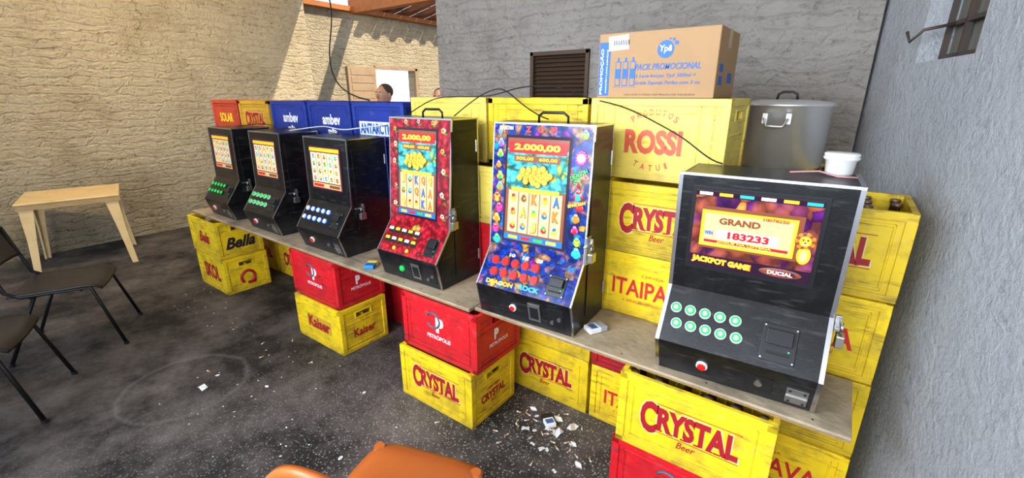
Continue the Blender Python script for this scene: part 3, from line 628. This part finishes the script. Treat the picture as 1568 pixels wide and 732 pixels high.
# ------------------------------------------------------------------ plastic table, chairs
PT=M('table_plastic',(.70,.52,.26),.45,dirt=.5,dcol=(.36,.24,.10))
t=MB(); hh=.70; s=.36
t.box(-s,s,-s,s,hh-.018,hh,PT,None,.006)
for a,c,d,e in ((-s,s,-s,-s+.012),(-s,s,s-.012,s),(-s,-s+.012,-s,s),(s-.012,s,-s,s)): t.box(a+.006,c-.006,d+.006 if d<0 else d,e,hh-.065,hh-.01,PT,None,.002)
for a in(-1,1):
    for c in(-1,1):
        T=Matrix(((a,0,0,0),(0,c,0,0),(0,0,1,0),(0,0,0,1)))
        vs=[]
        for z,o1,w_ in ((0,.37,.045),(.35,.345,.06),(hh-.03,.34,.10)):
            vs+= [(o1,o1,z),(o1-w_,o1,z),(o1-w_,o1-.014,z),(o1-.014,o1-.014,z),(o1-.014,o1-w_,z),(o1,o1-w_,z)]
        fs=[]
        for q in range(2):
            for i in range(6): fs.append((q*6+i,q*6+(i+1)%6,q*6+6+(i+1)%6,q*6+6+i))
        fs+=[(0,1,2,3,4,5),(12,13,14,15,16,17)]
        t._add(vs,fs,PT,T)
t.obj('plastic_table',(-6.05,.93,0),math.radians(-14))

SEAT=M('chair_black_plastic',(.025,.023,.022),.45,bump=.1,dirt=.5,dcol=(.08,.07,.06)); TUB=M('chair_tube',(.012,.012,.014),.35,metal=.4)
def shellgrid(b,P,th,mat,n=12):
    vs=[P(i/n,k/n) for i in range(n+1) for k in range(n+1)]; m=len(vs)
    al=vs+[tuple(Vector(v)+Vector(th)) for v in vs]
    fs=[(i*(n+1)+k,(i+1)*(n+1)+k,(i+1)*(n+1)+k+1,i*(n+1)+k+1) for i in range(n) for k in range(n)]
    f2=fs+[tuple(m+q for q in f[::-1]) for f in fs]
    for i in range(n):
        for a,c in ((i,i+1),(n*(n+1)+i,n*(n+1)+i+1),(i*(n+1),(i+1)*(n+1)),(i*(n+1)+n,(i+1)*(n+1)+n)): f2.append((a,c,c+m,a+m))
    b._add(al,f2,mat,None,True)
def chair(loc,rz):
    b=MB()
    shellgrid(b,lambda a,c:(-.22+.44*a,(-.22+.44*c)*(1-.06*a**4),.455-.02*math.cos((c-.5)*2.6)-.03*max(0,(a-.84)/.16)**2),(0,0,-.014),SEAT)
    shellgrid(b,lambda a,c:(-.235-.06*a-.03*math.cos((c-.5)*2.8),(-.21+.42*c)*(1-.12*a**3),.60+.23*a),(-.012,0,0),SEAT)
    for s in(-1,1):
        b.tube([(.27,s*.245,.011),(.17,s*.215,.43),(-.16,s*.215,.43),(-.22,s*.215,.47),(-.29,s*.2,.80)],.011,TUB,8)
        b.tube([(-.29,s*.245,.011),(-.10,s*.205,.425)],.011,TUB,8)
        b.cyl(.015,0,.02,BLK2,Matrix.Translation((.27,s*.245,0)),10); b.cyl(.015,0,.02,BLK2,Matrix.Translation((-.29,s*.245,0)),10)
    b.tube([(.12,-.215,.42),(.12,.215,.42)],.009,TUB,8); b.tube([(-.12,-.215,.42),(-.12,.215,.42)],.009,TUB,8)
    return b.obj('metal_frame_chair',loc,rz)
chair((-4.05,.47,0),math.radians(66)); chair((-3.42,-.03,0),math.radians(66))

OP=M('chair_orange_plastic',(.50,.13,.025),.4,bump=.04)
def monobloc(loc,rz):
    b=MB()
    def back(a,c):
        u=(c-.5)*2; wv=.19+.03*(1-a); z=.44+.40*a-.15*a*abs(u)**2.2; return (u*wv,-.2-.1*a+.04*u*u,z)
    shellgrid(b,back,(0,-.02,.0),OP,16)
    shellgrid(b,lambda a,c:((c-.5)*.43*(1-.1*a**5),-.2+a*.43,.44-.022*math.sin(a*math.pi)*math.cos((c-.5)*2.6)-.035*max(0,(a-.8)/.2)**2-.02*abs(c*2-1)**6),(0,0,-.016),OP,16)
    for s in(-1,1):
        for y0,y1 in ((-.2,-.27),(.18,.21)):
            b.tube([(s*.185,y0,.425),(s*.205,(y0+y1)/2,.22),(s*.22,y1,.0)],.02,OP,8)
    return b.obj('orange_plastic_chair',loc,rz)
monobloc((-.915,.65,0),math.radians(18))

# ------------------------------------------------------------------ room shell
WL=wall_mat('stucco_cream',(.90,.78,.57),(.36,.26,.14),'Y',.4,1.25,.055,.088,.35,1.0,.65,8,24)
WB=wall_mat('rough_brick_white',(.80,.74,.67),(.30,.25,.21),'X',.4,1.1,.032,.078,.4,.7,.5,9,24)
WR=wall_mat('stucco_bluewhite',(.90,.92,.95),(.56,.57,.60),'Y',.0,1.1,.03,.1,.3,.3,.4,14,16)
FL=floor_mat()
def shell(name,x0,x1,y0,y1,z0,z1,m):
    b=MB(); b.box(x0,x1,y0,y1,z0,z1,m); return b.obj(name)
shell('floor',-9.2,1.6,-3,9,-.1,0,FL)
shell('wall_left',-6.85,-6.65,-2.2,4.0,0,3.2,WL)
shell('wall_left_rear_return',-7.6,-6.85,3.8,4.0,0,3.2,WL)
b=MB()
for y0,y1,z0,z1 in ((3.8,5.87,0,3.02),(6.9,8.8,0,3.02),(5.87,6.9,2.1,3.02)): b.box(-7.8,-7.6,y0,y1,z0,z1,WL)
b.obj('wall_far_left')
shell('wall_far',-7.8,-3.0,8.8,9.0,0,3.0,WL)
b=MB(); vx0,vx1,vz0,vz1=-2.15,-1.63,1.55,1.94
b.box(-3.19,vx0,3.2,3.38,0,3.2,WB); b.box(vx1,.04,3.2,3.38,0,3.2,WB); b.box(vx0,vx1,3.2,3.38,0,vz0,WB); b.box(vx0,vx1,3.2,3.38,vz1,3.2,WB)
b.obj('wall_back')
VB=M('vent_brown',(.09,.055,.035),.6); b=MB()
for a,c,d,e in ((vx0,vx0+.03,vz0,vz1),(vx1-.03,vx1,vz0,vz1),(vx0,vx1,vz0,vz0+.03),(vx0,vx1,vz1-.03,vz1)): b.box(a,c,3.18,3.24,d,e,VB,None,.003)
for k in range(11):
    z=vz0+.045+k*.031; T=Matrix.Translation((0,3.225,z))@Matrix.Rotation(.7,4,'X'); b.box(vx0+.02,vx1-.02,-.02,.02,-.002,.002,VB,T)
b.box(vx0,vx1,3.3,3.31,vz0,vz1,DK)
b.obj('window_1')
ang=math.atan(.2)
T=Matrix.Translation((.70,0,0))@Matrix.Rotation(ang,4,'Z')
b=MB(); k=1/math.cos(ang); wy0,wy1,wz0,wz1=2.10*k,2.62*k,1.745,2.15
for y0,y1,z0,z1 in ((-1.0,wy0,0,3.2),(wy1,3.45,0,3.2),(wy0,wy1,0,wz0),(wy0,wy1,wz1,3.2)): b.box(0,.2,y0,y1,z0,z1,WR,T)
b.obj('wall_right')
IR=M('rusty_iron',(.10,.08,.07),.6,metal=.5,dirt=.5,dcol=(.2,.09,.04)); PANE=M('dirty_pane',(.16,.15,.12),.3); b=MB()
b.box(.10,.105,wy0,wy1,wz0,wz1,PANE,T)
for z in (wz0+.02,wz0+.14,wz0+.26,wz1-.02): b.box(.07,.09,wy0,wy1,z-.008,z+.008,IR,T)
for q in range(4): y=wy0+(wy1-wy0)*q/3; b.box(.07,.09,y-.008,y+.008,wz0,wz1,IR,T)
b.tube([(.08,wy1-.08,wz0+.14),(-.02,wy1-.08,wz0+.12),(-.05,wy1-.05,wz0+.08),(-.06,wy1-.03,wz0+.12)],.006,IR,8,T)
b.obj('window_2')
CE=M('ceiling_grey',(.5,.45,.4),.9)
shell('ceiling',-7.8,1.2,-1.0,4.15,3.2,3.3,CE)
BW=M('roof_timber',(.40,.14,.035),.7,dirt=.5,dcol=(.12,.05,.02),dscale=12); TI=M('clay_tile',(.45,.22,.12),.85,dirt=.6,dcol=(.2,.1,.06),bump=.3)
b=MB(); b.box(-7.6,-3.6,5.43,5.58,3.0,3.22,BW,None,.005); b.obj('roof_beam')
b=MB(); b.box(-7.9,-7.45,4.2,9,3.02,3.1,BW,None,.004)
for i in range(16):
    for r_ in range(3):
        y=5.9+i*.2
        vs=[];fs=[]
        for a in range(7):
            t_=math.pi*a/6
            for xx in (0,.4): vs.append((-7.9+r_*.36+xx,y+.095*math.cos(t_),3.13+r_*.07+xx*.18+.05*math.sin(t_)*(1 if i%2 else -1)))
        for a in range(6): fs.append((2*a,2*a+1,2*a+3,2*a+2))
        b._add(vs,fs,TI,None,True)
b.obj('roof_tiles')
DW=M('door_wood',(.34,.24,.15),.7,dirt=.5,dcol=(.15,.1,.06)); b=MB()
b.box(-7.59,-7.55,5.25,5.87,0,2.12,DW,None,.003)
for k in range(14): b.box(-7.55,-7.54,5.31,5.81,.15+k*.14,.26+k*.14,DW,None,.004)
b.obj('door_1')
b=MB(); b.box(-7.62,-7.55,6.88,6.94,0,2.14,DW,None,.003); b.box(-7.62,-7.55,5.87,6.94,2.09,2.15,DW,None,.003); b.obj('trim_1')
GRD=M('outside_ground',(.6,.55,.48),.9); shell('yard_ground',-16,-9.2,-3,14,-.1,-.0,GRD)
shell('yard_wall',-12.2,-12,2,14,0,2.6,M('yard_wall_paint',(.85,.83,.78),.9))

CB=M('black_cable',(.01,.01,.01),.5)
def cable(name,pts,r=.004,m=CB):
    c=bpy.data.curves.new(name,'CURVE'); c.dimensions='3D'; c.bevel_depth=r; c.bevel_resolution=2; c.resolution_u=6
    s=c.splines.new('NURBS'); s.points.add(len(pts)-1); s.use_endpoint_u=True; s.order_u=4
    for p,q in zip(s.points,pts): p.co=(*q,1)
    c.materials.append(m); o=bpy.data.objects.new(name,c); COL.objects.link(o); return o
cable('hanging_cable',[(-3.6,2.35,3.2),(-3.52,2.35,2.9),(-3.66,2.35,2.6),(-3.42,2.3,2.35),(-3.30,2.2,2.1),(-3.28,2.1,1.85),(-3.0,2.0,1.62),(-2.6,1.95,1.585)],.005)
cable('power_cable',[(-2.0,1.75,1.515),(-1.95,1.84,1.58),(-1.9,1.9,1.62),(-1.6,2.0,1.60),(-1.45,2.0,1.66),(-1.2,2.02,1.67),(-1.0,1.95,1.60),(-.8,1.9,1.58),(-.62,1.88,1.5),(-.5,1.86,1.45),(-.4,1.82,1.38),(-.35,1.78,1.38)],.003)
cable('power_cable',[(-1.65,1.75,1.515),(-1.6,1.85,1.60),(-1.5,1.95,1.68),(-1.38,1.9,1.60),(-1.2,1.86,1.52),(-1.1,1.78,1.515)],.003)
WHC=M('white_cable',(.6,.6,.58),.5)
cable('power_cable',[(-3.3,1.75,1.37),(-3.1,1.84,1.40),(-2.9,1.80,1.42),(-2.7,1.78,1.39),(-2.55,1.84,1.42),(-2.3,1.84,1.44),(-2.1,1.8,1.48)],.004,WHC)
cable('power_cable',[(-4.1,1.75,1.37),(-3.9,1.84,1.40),(-3.7,1.83,1.39),(-3.5,1.78,1.37),(-3.3,1.82,1.39),(-3.0,1.8,1.39),(-2.7,1.76,1.37)],.003)

# ------------------------------------------------------------------ people
SK=M('skin',(.48,.26,.17),.5); HR=M('hair',(.05,.03,.02),.7); EW=M('eye_white',(.8,.8,.8),.3)
def skinmesh(name,V,E,R,mat,parent,sub=2):
    me=bpy.data.meshes.new(name); me.from_pydata(V,E,[]); me.materials.append(mat)
    o=O(name,me,parent=parent); md=o.modifiers.new('Skin','SKIN'); md.use_smooth_shade=True
    for i,r in enumerate(R): me.skin_vertices[0].data[i].radius=(r,r) if not isinstance(r,tuple) else r
    me.skin_vertices[0].data[0].use_root=True
    s=o.modifiers.new('Sub','SUBSURF'); s.levels=sub; s.render_levels=sub
    return o
def person(loc,rz,h,shirt,pants):
    k=h/1.75; o=bpy.data.objects.new('standing_person',None); COL.objects.link(o); o.location=loc; o.rotation_euler=(0,0,rz); o.scale=(k,k,k)
    V=[(0,0,.95),(0,0,1.1),(0,0,1.28),(0,.01,1.42),(0,0,1.5),(0,-.01,1.58)]; R=[(.14,.1),(.125,.09),(.15,.1),(.12,.08),(.052,.052),(.05,.05)]; E=[(i,i+1) for i in range(5)]
    for s in(-1,1):
        n=len(V); V+=[(s*.17,0,1.42),(s*.23,.02,1.15),(s*.25,-.05,.92),(s*.25,-.07,.86)]; R+=[.055,.042,.028,.026]; E+=[(3,n),(n,n+1),(n+1,n+2),(n+2,n+3)]
        n=len(V); V+=[(s*.09,0,.88),(s*.1,-.01,.5),(s*.11,.02,.1),(s*.11,.02,.05),(s*.12,-.14,.035)]; R+=[.085,.058,.04,.045,.035]; E+=[(0,n)]+[(n+i,n+i+1) for i in range(4)]
    skinmesh('body',V,E,R,SK,o)
    V=[(0,0,.93),(0,0,1.1),(0,0,1.28),(0,.01,1.43),(0,0,1.475)]; R=[(.16,.12),(.15,.115),(.165,.115),(.13,.09),(.07,.07)]; E=[(i,i+1) for i in range(4)]
    for s in(-1,1): n=len(V); V+=[(s*.175,0,1.425),(s*.215,.015,1.22)]; R+=[.068,.06]; E+=[(3,n),(n,n+1)]
    skinmesh('shirt',V,E,R,shirt,o)
    V=[(0,0,.96)];R=[(.15,.11)];E=[]
    for s in(-1,1): n=len(V); V+=[(s*.09,0,.88),(s*.1,-.01,.5),(s*.11,.02,.1)]; R+=[.1,.075,.06]; E+=[(0,n),(n,n+1),(n+1,n+2)]
    skinmesh('trousers',V,E,R,pants,o)
    for s in(-1,1):
        cx_,cy_,cz_=s*.25,-.08,.84
        V=[(cx_,cy_,cz_+.02),(cx_,cy_-.01,cz_-.05)];R=[.026,(.035,.02)];E=[(0,1)]
        skinmesh('palm',V,E,R,SK,o,2)
        for q,(dy,l) in enumerate(((-.03,.07),(-.01,.08),(.01,.075),(.03,.06))):
            V=[(cx_,cy_+dy-.01,cz_-.04),(cx_,cy_+dy-.015,cz_-.04-l*.5),(cx_-s*.012,cy_+dy-.02,cz_-.04-l)]
            skinmesh('finger_%d'%q,V,[(0,1),(1,2)],[.009,.0085,.007],SK,o,1)
        skinmesh('thumb',[(cx_,cy_-.025,cz_-.01),(cx_-s*.01,cy_-.055,cz_-.035),(cx_-s*.015,cy_-.065,cz_-.06)],[(0,1),(1,2)],[.011,.01,.008],SK,o,1)
    b=MB(); b.ell((0,-.01,1.645),.073,.092,.108,SK,28); b.ell((0,-.04,1.585),.05,.055,.045,SK); b.ell((0,-.105,1.635),.014,.02,.022,SK,12)
    b.ell((0,-.088,1.59),.024,.01,.007,M('lips',(.4,.14,.12),.5),12)
    for s in(-1,1):
        b.ell((s*.03,-.089,1.655),.014,.01,.009,EW,12); b.ell((s*.03,-.098,1.655),.006,.004,.006,HR,10); b.ell((s*.03,-.096,1.675),.018,.006,.004,HR,10); b.ell((s*.075,.0,1.64),.01,.02,.03,SK,12)
    b.ell((0,.018,1.685),.08,.09,.082,HR,28)
    b.obj('head',parent=o)
    return o
person((-4.13,3.30,0),.1,1.72,M('shirt_blue',(.1,.16,.3),.8),M('trousers_grey',(.08,.08,.09),.8))
person((-3.84,3.85,0),.4,1.68,M('shirt_red',(.35,.06,.05),.8),M('trousers_blue',(.04,.06,.15),.8))

# ------------------------------------------------------------------ light
w=bpy.data.worlds.new('World'); S.world=w; w.use_nodes=True; bg=w.node_tree.nodes['Background']; bg.inputs[0].default_value=(.66,.80,1,1); bg.inputs[1].default_value=1.5
def light(name,kind,loc,d,e,col,size=1,sy=None):
    l=bpy.data.lights.new(name,kind); l.energy=e; l.color=col; o=bpy.data.objects.new(name,l); COL.objects.link(o); o.location=loc
    o.rotation_euler=Vector(d).to_track_quat('-Z','Y').to_euler()
    if kind=='AREA':
        l.size=size
        if sy: l.shape='RECTANGLE'; l.size_y=sy
    if kind=='SUN': l.angle=.01
    return o
light('sun','SUN',(0,0,8),(-.75,-.3,-.62),6,(1,.86,.65))
light('front_opening_light','AREA',(-.6,-2.3,2.1),(.0,1,-.16),185,(.94,.96,1),3.6,2.0)
light('fill_warm','AREA',(-4.5,1.0,3.08),(-1,.6,-.12),120,(1,.80,.50),.8,.4)  # added area fill, stands in for warm bounce on the left wall
light('fill_cool','AREA',(-1.9,-1.2,2.4),(1,.75,-.12),105,(.72,.84,1),1.1,.9)  # unseen bluish fill added to brighten the right wall

# ------------------------------------------------------------------ camera
cd=bpy.data.cameras.new('cam'); cd.sensor_width=36; cd.sensor_fit='HORIZONTAL'; cd.lens=36*685/1568; cd.clip_start=.03
co=bpy.data.objects.new('camera',cd); COL.objects.link(co); co.location=(0,0,1.62)
p=math.atan(221/685); co.rotation_euler=(math.pi/2-p,0,math.radians(36.2)); S.camera=co
